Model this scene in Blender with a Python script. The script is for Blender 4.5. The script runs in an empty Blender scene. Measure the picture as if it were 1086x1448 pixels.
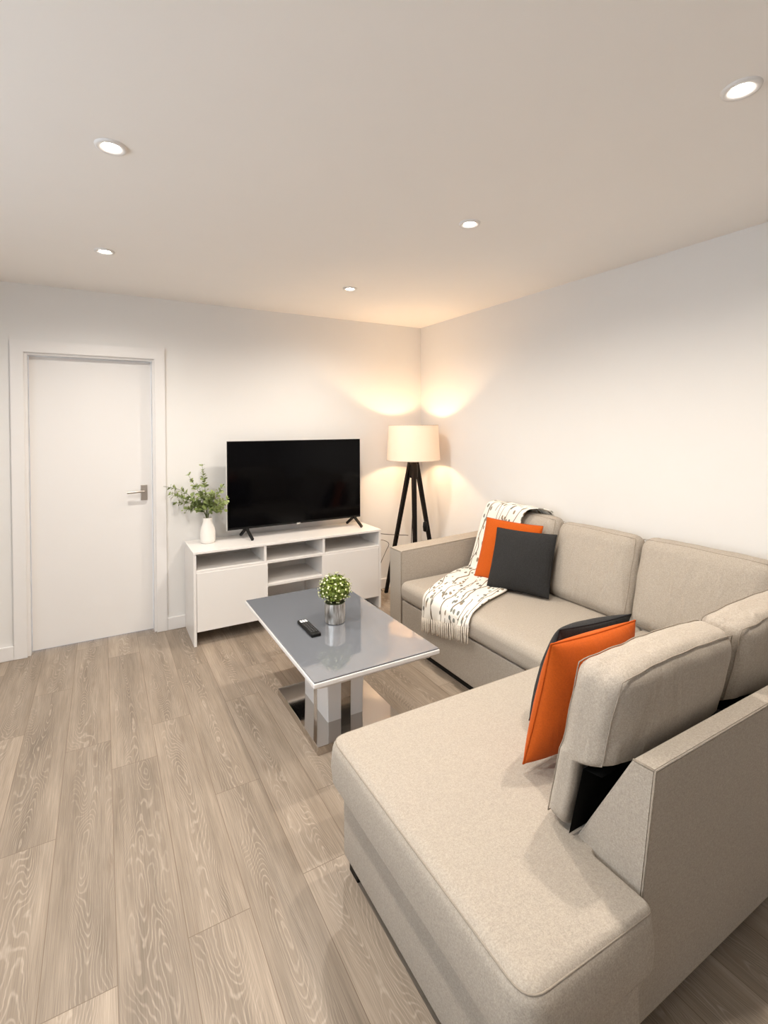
import bpy, bmesh, math, random
from mathutils import Vector, Matrix, noise as mnoise

rnd = random.Random(7)
sc = bpy.context.scene
COL = sc.collection
PI = math.pi

# ------------------------------------------------------------------ materials
def new_mat(name):
    m = bpy.data.materials.new(name); m.use_nodes = True
    nt = m.node_tree
    b = nt.nodes.get('Principled BSDF')
    return m, nt, b

def N(nt, t, **kw):
    n = nt.nodes.new(t)
    for k, v in kw.items():
        if k in n.inputs.keys(): n.inputs[k].default_value = v
        else: setattr(n, k, v)
    return n

def L(nt, a, b): nt.links.new(a, b)

def plain(name, col, rough=.5, metal=0., bump=0., bscale=200., var=0., vscale=6., coat=0., spec=.5, emit=None, estr=0.):
    m, nt, b = new_mat(name)
    b.inputs['Base Color'].default_value = (*col, 1)
    b.inputs['Roughness'].default_value = rough
    b.inputs['Metallic'].default_value = metal
    b.inputs['Specular IOR Level'].default_value = spec
    b.inputs['Coat Weight'].default_value = coat
    tc = N(nt, 'ShaderNodeTexCoord')
    if var > 0:
        nz = N(nt, 'ShaderNodeTexNoise', Scale=vscale, Detail=4.)
        L(nt, tc.outputs['Object'], nz.inputs['Vector'])
        mx = N(nt, 'ShaderNodeMix', data_type='RGBA')
        mx.inputs[6].default_value = (*[c * (1 - var) for c in col], 1)
        mx.inputs[7].default_value = (*[min(1, c * (1 + var)) for c in col], 1)
        L(nt, nz.outputs['Fac'], mx.inputs[0]); L(nt, mx.outputs[2], b.inputs['Base Color'])
    if bump > 0:
        nz = N(nt, 'ShaderNodeTexNoise', Scale=bscale, Detail=3.)
        L(nt, tc.outputs['Object'], nz.inputs['Vector'])
        bp = N(nt, 'ShaderNodeBump', Strength=bump, Distance=.002)
        L(nt, nz.outputs['Fac'], bp.inputs['Height']); L(nt, bp.outputs['Normal'], b.inputs['Normal'])
    if emit:
        b.inputs['Emission Color'].default_value = (*emit, 1); b.inputs['Emission Strength'].default_value = estr
    return m

def fabric(name, col, contrast=.18, scale=260., bump=.35, sheen=.25, wrinkle=0.):
    m, nt, b = new_mat(name)
    tc = N(nt, 'ShaderNodeTexCoord')
    n1 = N(nt, 'ShaderNodeTexNoise', Scale=scale, Detail=3., Roughness=.65)
    n2 = N(nt, 'ShaderNodeTexNoise', Scale=scale * .5, Detail=3.)
    n3 = N(nt, 'ShaderNodeTexNoise', Scale=3.5, Detail=3.)
    for n in (n1, n2, n3): L(nt, tc.outputs['Object'], n.inputs['Vector'])
    a = N(nt, 'ShaderNodeMath', operation='MULTIPLY_ADD'); a.inputs[1].default_value = .6
    L(nt, n1.outputs['Fac'], a.inputs[0])
    c = N(nt, 'ShaderNodeMath', operation='MULTIPLY'); c.inputs[1].default_value = .4
    L(nt, n2.outputs['Fac'], c.inputs[0]); L(nt, c.outputs[0], a.inputs[2])
    rp = N(nt, 'ShaderNodeValToRGB')
    rp.color_ramp.elements[0].position = .34; rp.color_ramp.elements[1].position = .66
    rp.color_ramp.elements[0].color = (*[x * (1 - contrast) for x in col], 1)
    rp.color_ramp.elements[1].color = (*[min(1, x * (1 + contrast)) for x in col], 1)
    L(nt, a.outputs[0], rp.inputs[0])
    mx = N(nt, 'ShaderNodeMix', data_type='RGBA', blend_type='MULTIPLY'); mx.inputs[0].default_value = .25
    L(nt, rp.outputs[0], mx.inputs[6]); L(nt, n3.outputs['Color'], mx.inputs[7])
    hs = N(nt, 'ShaderNodeMix', data_type='RGBA'); hs.inputs[0].default_value = .05
    L(nt, rp.outputs[0], hs.inputs[6]); L(nt, mx.outputs[2], hs.inputs[7])
    L(nt, hs.outputs[2], b.inputs['Base Color'])
    b.inputs['Roughness'].default_value = .92
    b.inputs['Specular IOR Level'].default_value = .2
    b.inputs['Sheen Weight'].default_value = sheen
    b.inputs['Sheen Roughness'].default_value = .6
    bp = N(nt, 'ShaderNodeBump', Strength=bump, Distance=.0015)
    L(nt, a.outputs[0], bp.inputs['Height'])
    if wrinkle > 0:
        mp = N(nt, 'ShaderNodeMapping'); mp.inputs['Scale'].default_value = (9, 9, 2.2)
        mp.inputs['Rotation'].default_value = (.3, .5, .2)
        L(nt, tc.outputs['Object'], mp.inputs['Vector'])
        wz = N(nt, 'ShaderNodeTexNoise', Scale=1.6, Detail=2., Distortion=.6)
        L(nt, mp.outputs[0], wz.inputs['Vector'])
        b2 = N(nt, 'ShaderNodeBump', Strength=wrinkle, Distance=.02)
        L(nt, wz.outputs['Fac'], b2.inputs['Height']); L(nt, b2.outputs['Normal'], bp.inputs['Normal'])
    L(nt, bp.outputs['Normal'], b.inputs['Normal'])
    return m

M = {}
M['wall'] = plain('wall_paint', (.735, .72, .70), .85, bump=.06, bscale=350., var=.01)
M['ceiling'] = plain('ceiling_paint', (.84, .815, .785), .9, bump=.04, bscale=300., var=.01)
M['gloss_white'] = plain('white_satin_paint', (.745, .725, .71), .38, bump=.02, bscale=60.)
M['laminate'] = plain('white_laminate', (.76, .735, .71), .3, var=.015, vscale=3.)
M['steel'] = plain('satin_steel', (.50, .46, .42), .36, 1., bump=.04, bscale=300.)
M['chrome'] = plain('polished_steel', (.56, .52, .48), .06, 1., bump=.01, bscale=20.)
M['black_plastic'] = plain('black_plastic', (.006, .006, .006), .5, bump=.03, bscale=400., spec=.2)
M['black_wood'] = plain('black_stained_wood', (.006, .004, .0035), .55, var=.3, vscale=30., bump=.1, bscale=80., spec=.15)
M['black_fabric'] = fabric('black_backing_fabric', (.007, .007, .007), .3, 400., .3, .0)
M['silver'] = plain('silver_plastic', (.62, .61, .6), .35, .6, var=.02)
M['screen'] = plain('dark_screen', (.0015, .0015, .002), .09, spec=.10, var=.05)
M['tv_rim'] = plain('pale_rim', (.72, .70, .68), .4, .2, var=.02)
M['sofa'] = fabric('greige_weave', (.375, .330, .278), .17, 330., .45, .04)
M['sofa_cushion'] = fabric('greige_weave_soft', (.375, .330, .278), .17, 330., .45, .04, wrinkle=.6)
M['seam'] = fabric('greige_seam', (.29, .25, .205), .1, 300., .2, .0)
M['orange'] = fabric('orange_velvet', (.47, .084, .006), .10, 300., .25, .03, wrinkle=.25)
M['charcoal'] = fabric('charcoal_weave', (.0245, .024, .024), .35, 330., .5, .02, wrinkle=.2)
M['ceramic'] = plain('ribbed_white_ceramic', (.80, .77, .73), .55, bump=.2, bscale=60., var=.04)
M['stem'] = plain('dark_green_stem', (.08, .10, .03), .6, var=.2, vscale=40.)
M['leaf'] = plain('eucalyptus_leaf', (.235, .29, .10), .5, var=.5, vscale=28.)
M['boxleaf'] = plain('box_leaf', (.145, .20, .022), .5, var=.8, vscale=90.)
M['blossom'] = plain('white_blossom', (.78, .80, .50), .6, var=.1, vscale=60.)
M['twine'] = plain('brown_twine', (.05, .035, .02), .7, var=.2)
M['white_button'] = plain('white_buttons', (.85, .85, .85), .5, var=.02)
M['dark_button'] = plain('dark_buttons', (.05, .05, .052), .5, var=.05)
M['fringe'] = fabric('cream_fringe', (.66, .60, .52), .2, 300., .4, .0)
M['cord'] = plain('brown_cord', (.05, .035, .025), .5, var=.1)
M['lens'] = plain('lit_lamp_glass', (1, 1, 1), .3, emit=(1., .93, .82), estr=28., var=.01)
M['soil'] = plain('dark_moss', (.04, .05, .015), .9, var=.4, vscale=80.)
M['bulb'] = plain('lit_bulb', (1, .9, .8), .3, emit=(1., .62, .32), estr=12., var=.01)

# silver hammered pot
m, nt, b = new_mat('streaked_silver'); M['pot'] = m
tc = N(nt, 'ShaderNodeTexCoord'); mp = N(nt, 'ShaderNodeMapping'); mp.inputs['Scale'].default_value = (1, 1, .12)
nz = N(nt, 'ShaderNodeTexNoise', Scale=120., Detail=3.)
L(nt, tc.outputs['Object'], mp.inputs[0]); L(nt, mp.outputs[0], nz.inputs['Vector'])
rp = N(nt, 'ShaderNodeValToRGB'); rp.color_ramp.elements[0].position = .35; rp.color_ramp.elements[1].position = .65
rp.color_ramp.elements[0].color = (.32, .29, .25, 1); rp.color_ramp.elements[1].color = (.82, .80, .77, 1)
L(nt, nz.outputs['Fac'], rp.inputs[0]); L(nt, rp.outputs[0], b.inputs['Base Color'])
b.inputs['Metallic'].default_value = .9; b.inputs['Roughness'].default_value = .28
bp = N(nt, 'ShaderNodeBump', Strength=.5, Distance=.003); L(nt, nz.outputs['Fac'], bp.inputs['Height']); L(nt, bp.outputs[0], b.inputs['Normal'])

# grey back-painted glass
m, nt, b = new_mat('grey_glass_top'); M['grey_glass'] = m
b.inputs['Base Color'].default_value = (.165, .175, .195, 1); b.inputs['Roughness'].default_value = .05
b.inputs['Specular IOR Level'].default_value = .75; b.inputs['Coat Weight'].default_value = .5; b.inputs['Coat Roughness'].default_value = .03

# window glass
m, nt, b = new_mat('clear_window_glass'); M['glass'] = m
b.inputs['Base Color'].default_value = (.95, .97, .97, 1); b.inputs['Roughness'].default_value = 0.
b.inputs['Transmission Weight'].default_value = 1.; b.inputs['IOR'].default_value = 1.05

# lamp shade: translucent linen
m, nt, b = new_mat('cream_linen_shade'); M['shade'] = m
out = nt.nodes['Material Output']; nt.nodes.remove(b)
d = N(nt, 'ShaderNodeBsdfDiffuse'); d.inputs['Color'].default_value = (.86, .78, .68, 1)
t = N(nt, 'ShaderNodeBsdfTranslucent'); t.inputs['Color'].default_value = (.93, .87, .86, 1)
mx = N(nt, 'ShaderNodeMixShader'); mx.inputs[0].default_value = .31
tc = N(nt, 'ShaderNodeTexCoord'); wv = N(nt, 'ShaderNodeTexNoise', Scale=220., Detail=2.)
L(nt, tc.outputs['Object'], wv.inputs['Vector'])
bp = N(nt, 'ShaderNodeBump', Strength=.15, Distance=.001); L(nt, wv.outputs['Fac'], bp.inputs['Height'])
L(nt, bp.outputs[0], d.inputs['Normal'])
L(nt, d.outputs[0], mx.inputs[1]); L(nt, t.outputs[0], mx.inputs[2]); L(nt, mx.outputs[0], out.inputs['Surface'])

# blanket: cream cloth with twigs and small leaves (UV: x across 0..1, y along in metres)
m, nt, b = new_mat('cream_twig_print'); M['blanket'] = m
uv = N(nt, 'ShaderNodeUVMap'); sp = N(nt, 'ShaderNodeSeparateXYZ'); L(nt, uv.outputs[0], sp.inputs[0])
def MATH(op, a, bb=None, c=None):
    n = N(nt, 'ShaderNodeMath', operation=op)
    for i, v in enumerate((a, bb, c)):
        if v is None: continue
        if isinstance(v, (int, float)): n.inputs[i].default_value = v
        else: L(nt, v, n.inputs[i])
    return n.outputs[0]
def twig(count, seed, width, gate):
    cmb = N(nt, 'ShaderNodeCombineXYZ'); L(nt, MATH('MULTIPLY', sp.outputs[0], 1.2), cmb.inputs[0])
    L(nt, MATH('MULTIPLY', sp.outputs[1], 3.2), cmb.inputs[1]); cmb.inputs[2].default_value = seed
    w = N(nt, 'ShaderNodeTexNoise', Scale=1., Detail=1.5); L(nt, cmb.outputs[0], w.inputs['Vector'])
    ph = MATH('ADD', MATH('MULTIPLY', sp.outputs[0], count), MATH('MULTIPLY', w.outputs['Fac'], 2.2))
    fr = MATH('ABSOLUTE', MATH('SUBTRACT', MATH('FRACT', ph), .5))
    ln = MATH('LESS_THAN', fr, width)
    c2 = N(nt, 'ShaderNodeCombineXYZ'); L(nt, MATH('FLOOR', ph), c2.inputs[0]); L(nt, MATH('MULTIPLY', sp.outputs[1], 3.), c2.inputs[1]); c2.inputs[2].default_value = seed + 3
    g = N(nt, 'ShaderNodeTexNoise', Scale=1., Detail=0.); L(nt, c2.outputs[0], g.inputs['Vector'])
    return MATH('MULTIPLY', ln, MATH('GREATER_THAN', g.outputs['Fac'], gate))
tw = MATH('MAXIMUM', twig(5., 1.7, .040, .36), twig(7., 8.3, .045, .52))
cl = N(nt, 'ShaderNodeCombineXYZ'); L(nt, MATH('MULTIPLY', sp.outputs[0], .46 * 36), cl.inputs[0]); L(nt, MATH('MULTIPLY', sp.outputs[1], 21.), cl.inputs[1])
vo = N(nt, 'ShaderNodeTexVoronoi', Scale=1.); L(nt, cl.outputs[0], vo.inputs['Vector'])
spc = N(nt, 'ShaderNodeSeparateColor'); L(nt, vo.outputs['Color'], spc.inputs[0])
lf = MATH('MULTIPLY', MATH('LESS_THAN', vo.outputs['Distance'], .36), MATH('GREATER_THAN', spc.outputs[0], .38))
lc = N(nt, 'ShaderNodeValToRGB'); L(nt, spc.outputs[1], lc.inputs[0])
lc.color_ramp.elements[0].color = (.30, .21, .12, 1); lc.color_ramp.elements[1].color = (.24, .24, .20, 1)
e = lc.color_ramp.elements.new(.5); e.color = (.14, .15, .14, 1)
m1 = N(nt, 'ShaderNodeMix', data_type='RGBA'); m1.inputs[6].default_value = (.78, .74, .67, 1); m1.inputs[7].default_value = (.17, .13, .09, 1)
L(nt, tw, m1.inputs[0])
m2 = N(nt, 'ShaderNodeMix', data_type='RGBA'); L(nt, lf, m2.inputs[0]); L(nt, m1.outputs[2], m2.inputs[6]); L(nt, lc.outputs[0], m2.inputs[7])
L(nt, m2.outputs[2], b.inputs['Base Color']); b.inputs['Roughness'].default_value = .9; b.inputs['Sheen Weight'].default_value = .0

# oak plank floor. UV: x across plank 0..1, y along plank in metres; colour attribute = random per plank
m, nt, b = new_mat('pale_oak_planks'); M['floor'] = m
uv = N(nt, 'ShaderNodeUVMap'); at = N(nt, 'ShaderNodeAttribute', attribute_name='plank')
sp = N(nt, 'ShaderNodeSeparateXYZ'); L(nt, uv.outputs[0], sp.inputs[0])
sa = N(nt, 'ShaderNodeSeparateColor'); L(nt, at.outputs['Color'], sa.inputs[0])
r0, r1, r2 = sa.outputs[0], sa.outputs[1], sa.outputs[2]
U, V = sp.outputs[0], sp.outputs[1]
ctr = MATH('SUBTRACT', U, MATH('MULTIPLY_ADD', r1, .3, .35))
def vec(a, bb, c):
    n = N(nt, 'ShaderNodeCombineXYZ')
    for i, v in enumerate((a, bb, c)):
        if isinstance(v, (int, float)): n.inputs[i].default_value = v
        else: L(nt, v, n.inputs[i])
    return n.outputs[0]
def nois(v, detail=2., rough=.5, dist=0.):
    n = N(nt, 'ShaderNodeTexNoise', Scale=1., Detail=detail, Roughness=rough, Distortion=dist); L(nt, v, n.inputs['Vector']); return n.outputs['Fac']
seedz = MATH('MULTIPLY', r0, 60.)
h = nois(vec(MATH('MULTIPLY', U, 1.5), MATH('MULTIPLY', V, 1.5), seedz), 2., .36)
h = MATH('MULTIPLY', h, 1.1)
wob = MATH('MULTIPLY', MATH('SUBTRACT', nois(vec(MATH('MULTIPLY', U, 7.), MATH('MULTIPLY', V, 26.), seedz), 1.), .5), .022)
h = MATH('ADD', h, wob)
h = MATH('MULTIPLY_ADD', MATH('POWER', MATH('ABSOLUTE', ctr), 1.7), 1.25, h)
ring = MATH('FRACT', MATH('MULTIPLY', h, 36.))
# thin pale growth lines with a darker band after each
tri = MATH('ABSOLUTE', MATH('SUBTRACT', ring, .5))
line = N(nt, 'ShaderNodeMapRange'); line.inputs['From Min'].default_value = .30; line.inputs['From Max'].default_value = .46
L(nt, tri, line.inputs['Value'])
cw = N(nt, 'ShaderNodeMapRange'); cw.inputs['From Min'].default_value = .42; cw.inputs['From Max'].default_value = .12
L(nt, MATH('ABSOLUTE', ctr), cw.inputs['Value'])
fine = nois(vec(MATH('MULTIPLY', U, 60.), MATH('MULTIPLY', V, 5.), seedz), 3., .7)
fleck = nois(vec(MATH('MULTIPLY', U, 30.), MATH('MULTIPLY', V, 26.), seedz), 2., .6)
broad = nois(vec(MATH('MULTIPLY', U, 2.5), MATH('MULTIPLY', V, 1.6), MATH('ADD', seedz, 9.)), 3., .55)
base = N(nt, 'ShaderNodeValToRGB'); L(nt, broad, base.inputs[0])
base.color_ramp.elements[0].position = .28; base.color_ramp.elements[1].position = .72
base.color_ramp.elements[0].color = (.215, .171, .130, 1); base.color_ramp.elements[1].color = (.345, .281, .220, 1)
c1 = N(nt, 'ShaderNodeMix', data_type='RGBA'); c1.inputs[7].default_value = (.52, .435, .355, 1)
L(nt, base.outputs[0], c1.inputs[6])
L(nt, MATH('MULTIPLY', MATH('MULTIPLY', line.outputs[0], MATH('MULTIPLY_ADD', cw.outputs[0], .75, .25)), MATH('MULTIPLY_ADD', fleck, .85, .0)), c1.inputs[0])
c2 = N(nt, 'ShaderNodeMix', data_type='RGBA', blend_type='MULTIPLY'); c2.inputs[0].default_value = 1.
fm = N(nt, 'ShaderNodeMapRange'); fm.inputs['From Min'].default_value = .25; fm.inputs['From Max'].default_value = .75; fm.inputs['To Min'].default_value = .72; fm.inputs['To Max'].default_value = 1.24
L(nt, fine, fm.inputs['Value'])
pm = MATH('MULTIPLY', MATH('MULTIPLY', fm.outputs[0], MATH('MULTIPLY_ADD', r2, .24, .90)), MATH('MULTIPLY_ADD', cw.outputs[0], -.13, 1.05))
L(nt, c1.outputs[2], c2.inputs[6]); L(nt, vec(pm, pm, pm), c2.inputs[7])
# knots
kv = N(nt, 'ShaderNodeTexVoronoi', Scale=1.); L(nt, vec(MATH('MULTIPLY', U, 1.3), MATH('MULTIPLY', V, 1.7), seedz), kv.inputs['Vector'])
kf = N(nt, 'ShaderNodeMapRange'); kf.inputs['From Min'].default_value = .10; kf.inputs['From Max'].default_value = .02
kf.inputs['To Max'].default_value = .45
L(nt, kv.outputs['Distance'], kf.inputs['Value'])
c3 = N(nt, 'ShaderNodeMix', data_type='RGBA'); c3.inputs[7].default_value = (.17, .12, .085, 1)
L(nt, kf.outputs[0], c3.inputs[0]); L(nt, c2.outputs[2], c3.inputs[6])
# joints between the planks
du = MATH('MULTIPLY', MATH('MINIMUM', U, MATH('SUBTRACT', 1., U)), .1803)
jl = MATH('MULTIPLY', at.outputs['Alpha'], 1.)
dv = MATH('MINIMUM', V, MATH('SUBTRACT', 1.18, V))
gap = MATH('LESS_THAN', MATH('MINIMUM', du, dv), .0013)
c4 = N(nt, 'ShaderNodeMix', data_type='RGBA'); c4.inputs[7].default_value = (.17, .125, .09, 1)
L(nt, MATH('MULTIPLY', gap, .85), c4.inputs[0]); L(nt, c3.outputs[2], c4.inputs[6])
L(nt, c4.outputs[2], b.inputs['Base Color'])
b.inputs['Roughness'].default_value = .42; b.inputs['Specular IOR Level'].default_value = .35
bp = N(nt, 'ShaderNodeBump', Strength=.12, Distance=.001); L(nt, MATH('SUBTRACT', fine, MATH('MULTIPLY', gap, 1.5)), bp.inputs['Height']); L(nt, bp.outputs[0], b.inputs['Normal'])

# ------------------------------------------------------------------ mesh helpers
def wloc(o):
    v = Vector((0, 0, 0))
    while o: v += o.location; o = o.parent
    return v

def obj(name, bm, mat, parent=None, smooth=False, angle=None):
    me = bpy.data.meshes.new(name)
    if parent is not None: bmesh.ops.translate(bm, verts=bm.verts, vec=-wloc(parent))
    bmesh.ops.recalc_face_normals(bm, faces=bm.faces)
    bm.to_mesh(me); bm.free()
    me.materials.append(mat)
    if smooth:
        for p in me.polygons: p.use_smooth = True
        if angle is not None: me.set_sharp_from_angle(angle=angle)
    o = bpy.data.objects.new(name, me); COL.objects.link(o)
    if parent is not None: o.parent = parent
    return o

def tag(o, label=None, cat=None, group=None, kind=None):
    if label: o['label'] = label
    if cat: o['category'] = cat
    if group: o['group'] = group
    if kind: o['kind'] = kind
    return o

def thing(name, label, cat, loc, group=None):
    o = bpy.data.objects.new(name, None); COL.objects.link(o); o.location = loc
    o.empty_display_size = .1
    return tag(o, label, cat, group)

def copy_tree(o, parent=None):
    c = o.copy(); COL.objects.link(c)
    if parent is not None: c.parent = parent
    for ch in list(o.children): copy_tree(ch, c)
    return c

def bx(bm, x0, x1, y0, y1, z0, z1, bev=0., seg=2):
    t = bmesh.new()
    bmesh.ops.create_cube(t, size=1.)
    for v in t.verts:
        v.co = Vector(((x0 + x1) / 2 + v.co.x * (x1 - x0), (y0 + y1) / 2 + v.co.y * (y1 - y0), (z0 + z1) / 2 + v.co.z * (z1 - z0)))
    if bev > 0: bmesh.ops.bevel(t, geom=t.edges[:], offset=bev, segments=seg, affect='EDGES', profile=.5)
    join(bm, t); return bm

def join(bm, t):
    me = bpy.data.meshes.new('tmp'); t.to_mesh(me); t.free(); bm.from_mesh(me); bpy.data.meshes.remove(me)

def box(x0, x1, y0, y1, z0, z1, bev=0., seg=2): return bx(bmesh.new(), x0, x1, y0, y1, z0, z1, bev, seg)

def tube(bm, pts, r, seg=10, closed=False, square=False, r_end=None):
    pts = [Vector(p) for p in pts]; n = len(pts); rings = []
    up = Vector((0, 0, 1)); prev = None
    for i, p in enumerate(pts):
        if closed: t = pts[(i + 1) % n] - pts[i - 1]
        else: t = pts[min(i + 1, n - 1)] - pts[max(i - 1, 0)]
        t.normalize()
        if prev is None:
            a = up if abs(t.z) < .9 else Vector((1, 0, 0))
            nx = t.cross(a).normalized()
        else: nx = (prev - t * prev.dot(t)).normalized()
        prev = nx; ny = t.cross(nx)
        rr = r if r_end is None else r + (r_end - r) * i / max(1, n - 1)
        k = 4 if square else seg; off = PI / 4 if square else 0.; f = math.sqrt(2) if square else 1.
        rings.append([bm.verts.new(p + (nx * math.cos(off + 2 * PI * j / k) + ny * math.sin(off + 2 * PI * j / k)) * rr * f) for j in range(k)])
    k = len(rings[0]); m_ = n if closed else n - 1
    for i in range(m_):
        a, c = rings[i], rings[(i + 1) % n]
        for j in range(k): bm.faces.new((a[j], a[(j + 1) % k], c[(j + 1) % k], c[j]))
    if not closed:
        bm.faces.new(rings[0][::-1]); bm.faces.new(rings[-1])
    return bm

def lathe(bm, prof, cx, cy, seg=40, cap0=True, cap1=True):
    rings = []
    for r, z in prof:
        rings.append([bm.verts.new((cx + r * math.cos(2 * PI * j / seg), cy + r * math.sin(2 * PI * j / seg), z)) for j in range(seg)])
    for a, c in zip(rings, rings[1:]):
        for j in range(seg): bm.faces.new((a[j], a[(j + 1) % seg], c[(j + 1) % seg], c[j]))
    if cap0: bm.faces.new(rings[0][::-1])
    if cap1: bm.faces.new(rings[-1])
    return bm

def spline(pts, n=8):
    pts = [Vector(p) for p in pts]; out = []
    P = [pts[0] * 2 - pts[1]] + pts + [pts[-1] * 2 - pts[-2]]
    for i in range(1, len(P) - 2):
        for k in range(n):
            t = k / n
            out.append(.5 * ((2 * P[i]) + (-P[i - 1] + P[i + 1]) * t + (2 * P[i - 1] - 5 * P[i] + 4 * P[i + 1] - P[i + 2]) * t * t + (-P[i - 1] + 3 * P[i] - 3 * P[i + 1] + P[i + 2]) * t ** 3))
    out.append(pts[-1]); return out

def axis_vals(h, r, n, k=5):
    a = [-h + r * (1 - math.cos(PI / 2 * i / k)) for i in range(k)]
    mid = [-(h - r) + 2 * (h - r) * i / n for i in range(n + 1)]
    return a + mid + [-x for x in a[::-1]]

def rbox_grid(hx, hy, hz, r, fn, n=14):
    """rounded box in local coordinates, every vertex passed through fn(p) -> world point"""
    bm = bmesh.new(); cache = {}
    ax = [axis_vals(hx, r, n), axis_vals(hy, r, max(3, int(n * hy / hx))), axis_vals(hz, r, n)]
    def rp(p):
        inn = Vector([max(-(h - r), min(h - r, c)) for c, h in zip(p, (hx, hy, hz))])
        d = Vector(p) - inn
        if d.length > 1e-9: d = d.normalized() * r
        return inn + d
    def vert(p):
        k = tuple(round(c, 6) for c in p)
        if k not in cache: cache[k] = bm.verts.new(fn(rp(p)))
        return cache[k]
    for a in range(3):
        u, w = [i for i in range(3) if i != a]
        for s in (-1, 1):
            H = (hx, hy, hz)[a] * s
            for i in range(len(ax[u]) - 1):
                for j in range(len(ax[w]) - 1):
                    q = []
                    for (ii, jj) in ((i, j), (i + 1, j), (i + 1, j + 1), (i, j + 1)):
                        p = [0, 0, 0]; p[a] = H; p[u] = ax[u][ii]; p[w] = ax[w][jj]; q.append(vert(p))
                    if len(set(q)) >= 3:
                        try: bm.faces.new(q)
                        except ValueError: pass
    bmesh.ops.remove_doubles(bm, verts=bm.verts, dist=1e-5)
    return bm

def prism(poly, z0, z1, bev=0., seg=5, top_only=True):
    """extruded xy outline with rounded edges"""
    bm = bmesh.new()
    lo = [bm.verts.new((x, y, z0)) for x, y in poly]; hi = [bm.verts.new((x, y, z1)) for x, y in poly]
    n = len(poly)
    bm.faces.new(lo[::-1]); bm.faces.new(hi)
    for i in range(n): bm.faces.new((lo[i], lo[(i + 1) % n], hi[(i + 1) % n], hi[i]))
    bm.normal_update()
    if bev: bmesh.ops.bevel(bm, geom=bm.edges[:], offset=bev, segments=seg, affect='EDGES', profile=.5)
    return bm

# ------------------------------------------------------------------ room
H = 2.4; XL, YR = -4.35, -5.3
def struct(name, bm, mat, **kw): return tag(obj(name, bm, mat, **kw), kind='structure')

# floor: one mesh, each plank a quad
bm = bmesh.new(); uvl = bm.loops.layers.uv.new('UVMap'); cl = bm.loops.layers.float_color.new('plank')
W, LEN, X0 = .1803, 1.18, -2.4304
offs = {-3: -.60, -2: -1.24, -1: -1.471, 0: -1.205, 1: -.666, 2: -1.177, 3: -.85}
fr = random.Random(21)
for k in range(-11, 14):
    xa, xb = X0 + k * W, X0 + (k + 1) * W
    xa_, xb_ = max(xa, XL), min(xb, .02)
    if xb_ <= xa_: continue
    y = offs.get(k, -fr.uniform(.2, 1.3)) + LEN * 3
    while y > YR:
        ya, yb = y - LEN, y
        y = ya
        c0, c1_ = max(ya, YR), min(yb, .16)
        if c1_ <= c0: continue
        vs = [bm.verts.new(p) for p in ((xa_, c0, 0), (xb_, c0, 0), (xb_, c1_, 0), (xa_, c1_, 0))]
        f = bm.faces.new(vs); col = (fr.random(), fr.random(), fr.random(), 1.)
        flip = fr.random() < .5
        for l in f.loops:
            uu = (l.vert.co.x - xa) / W; vv = l.vert.co.y - ya
            l[uvl].uv = (uu, LEN - vv if flip else vv); l[cl] = col
struct('floor', bm, M['floor'])
struct('ceiling', box(XL - .1, .1, YR - .1, .14, H, H + .08), M['ceiling'])
# back wall with the door opening
DX0, DX1, DZ = -3.075, -2.288, 1.972
bm = bmesh.new(); bx(bm, XL - .1, DX0, 0, .14, 0, H); bx(bm, DX1, .1, 0, .14, 0, H); bx(bm, DX0, DX1, 0, .14, DZ, H)
struct('wall_back', bm, M['wall'])
struct('wall_right', box(0, .1, YR - .1, 0, 0, H), M['wall'])
struct('wall_rear', box(XL - .1, 0, YR - .1, YR, 0, H), M['wall'])
# left wall with a window
WY0, WY1, WZ0, WZ1 = -4.3, -1.5, .75, 2.2
bm = bmesh.new()
bx(bm, XL - .1, XL, YR, WY0, 0, H); bx(bm, XL - .1, XL, WY1, 0, 0, H); bx(bm, XL - .1, XL, WY0, WY1, 0, WZ0); bx(bm, XL - .1, XL, WY0, WY1, WZ1, H)
struct('wall_left', bm, M['wall'])
bm = bmesh.new()
for a in (WY0, (WY0 + WY1) / 2 - .03, WY1 - .06): bx(bm, XL - .08, XL - .03, a, a + .06, WZ0, WZ1, .004)
bx(bm, XL - .08, XL - .03, WY0, WY1, WZ0, WZ0 + .06, .004); bx(bm, XL - .08, XL - .03, WY0, WY1, WZ1 - .06, WZ1, .004)
w = struct('window_1', bm, M['gloss_white'])
obj('window_pane', box(XL - .058, XL - .052, WY0 + .05, WY1 - .05, WZ0 + .05, WZ1 - .05), M['glass'], w)

def skirting(segs, axis):
    bm = bmesh.new()
    for a, c in segs:
        if axis == 'x': bx(bm, a, c, -.018, 0, 0, .09, .004)
        else: bx(bm, -.018, 0, a, c, 0, .09, .004)
    return bm
struct('baseboard_back', skirting([(XL, -3.132), (-2.231, -.018)], 'x'), M['gloss_white'])
struct('baseboard_right', skirting([(YR, 0)], 'y'), M['gloss_white'])
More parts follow.
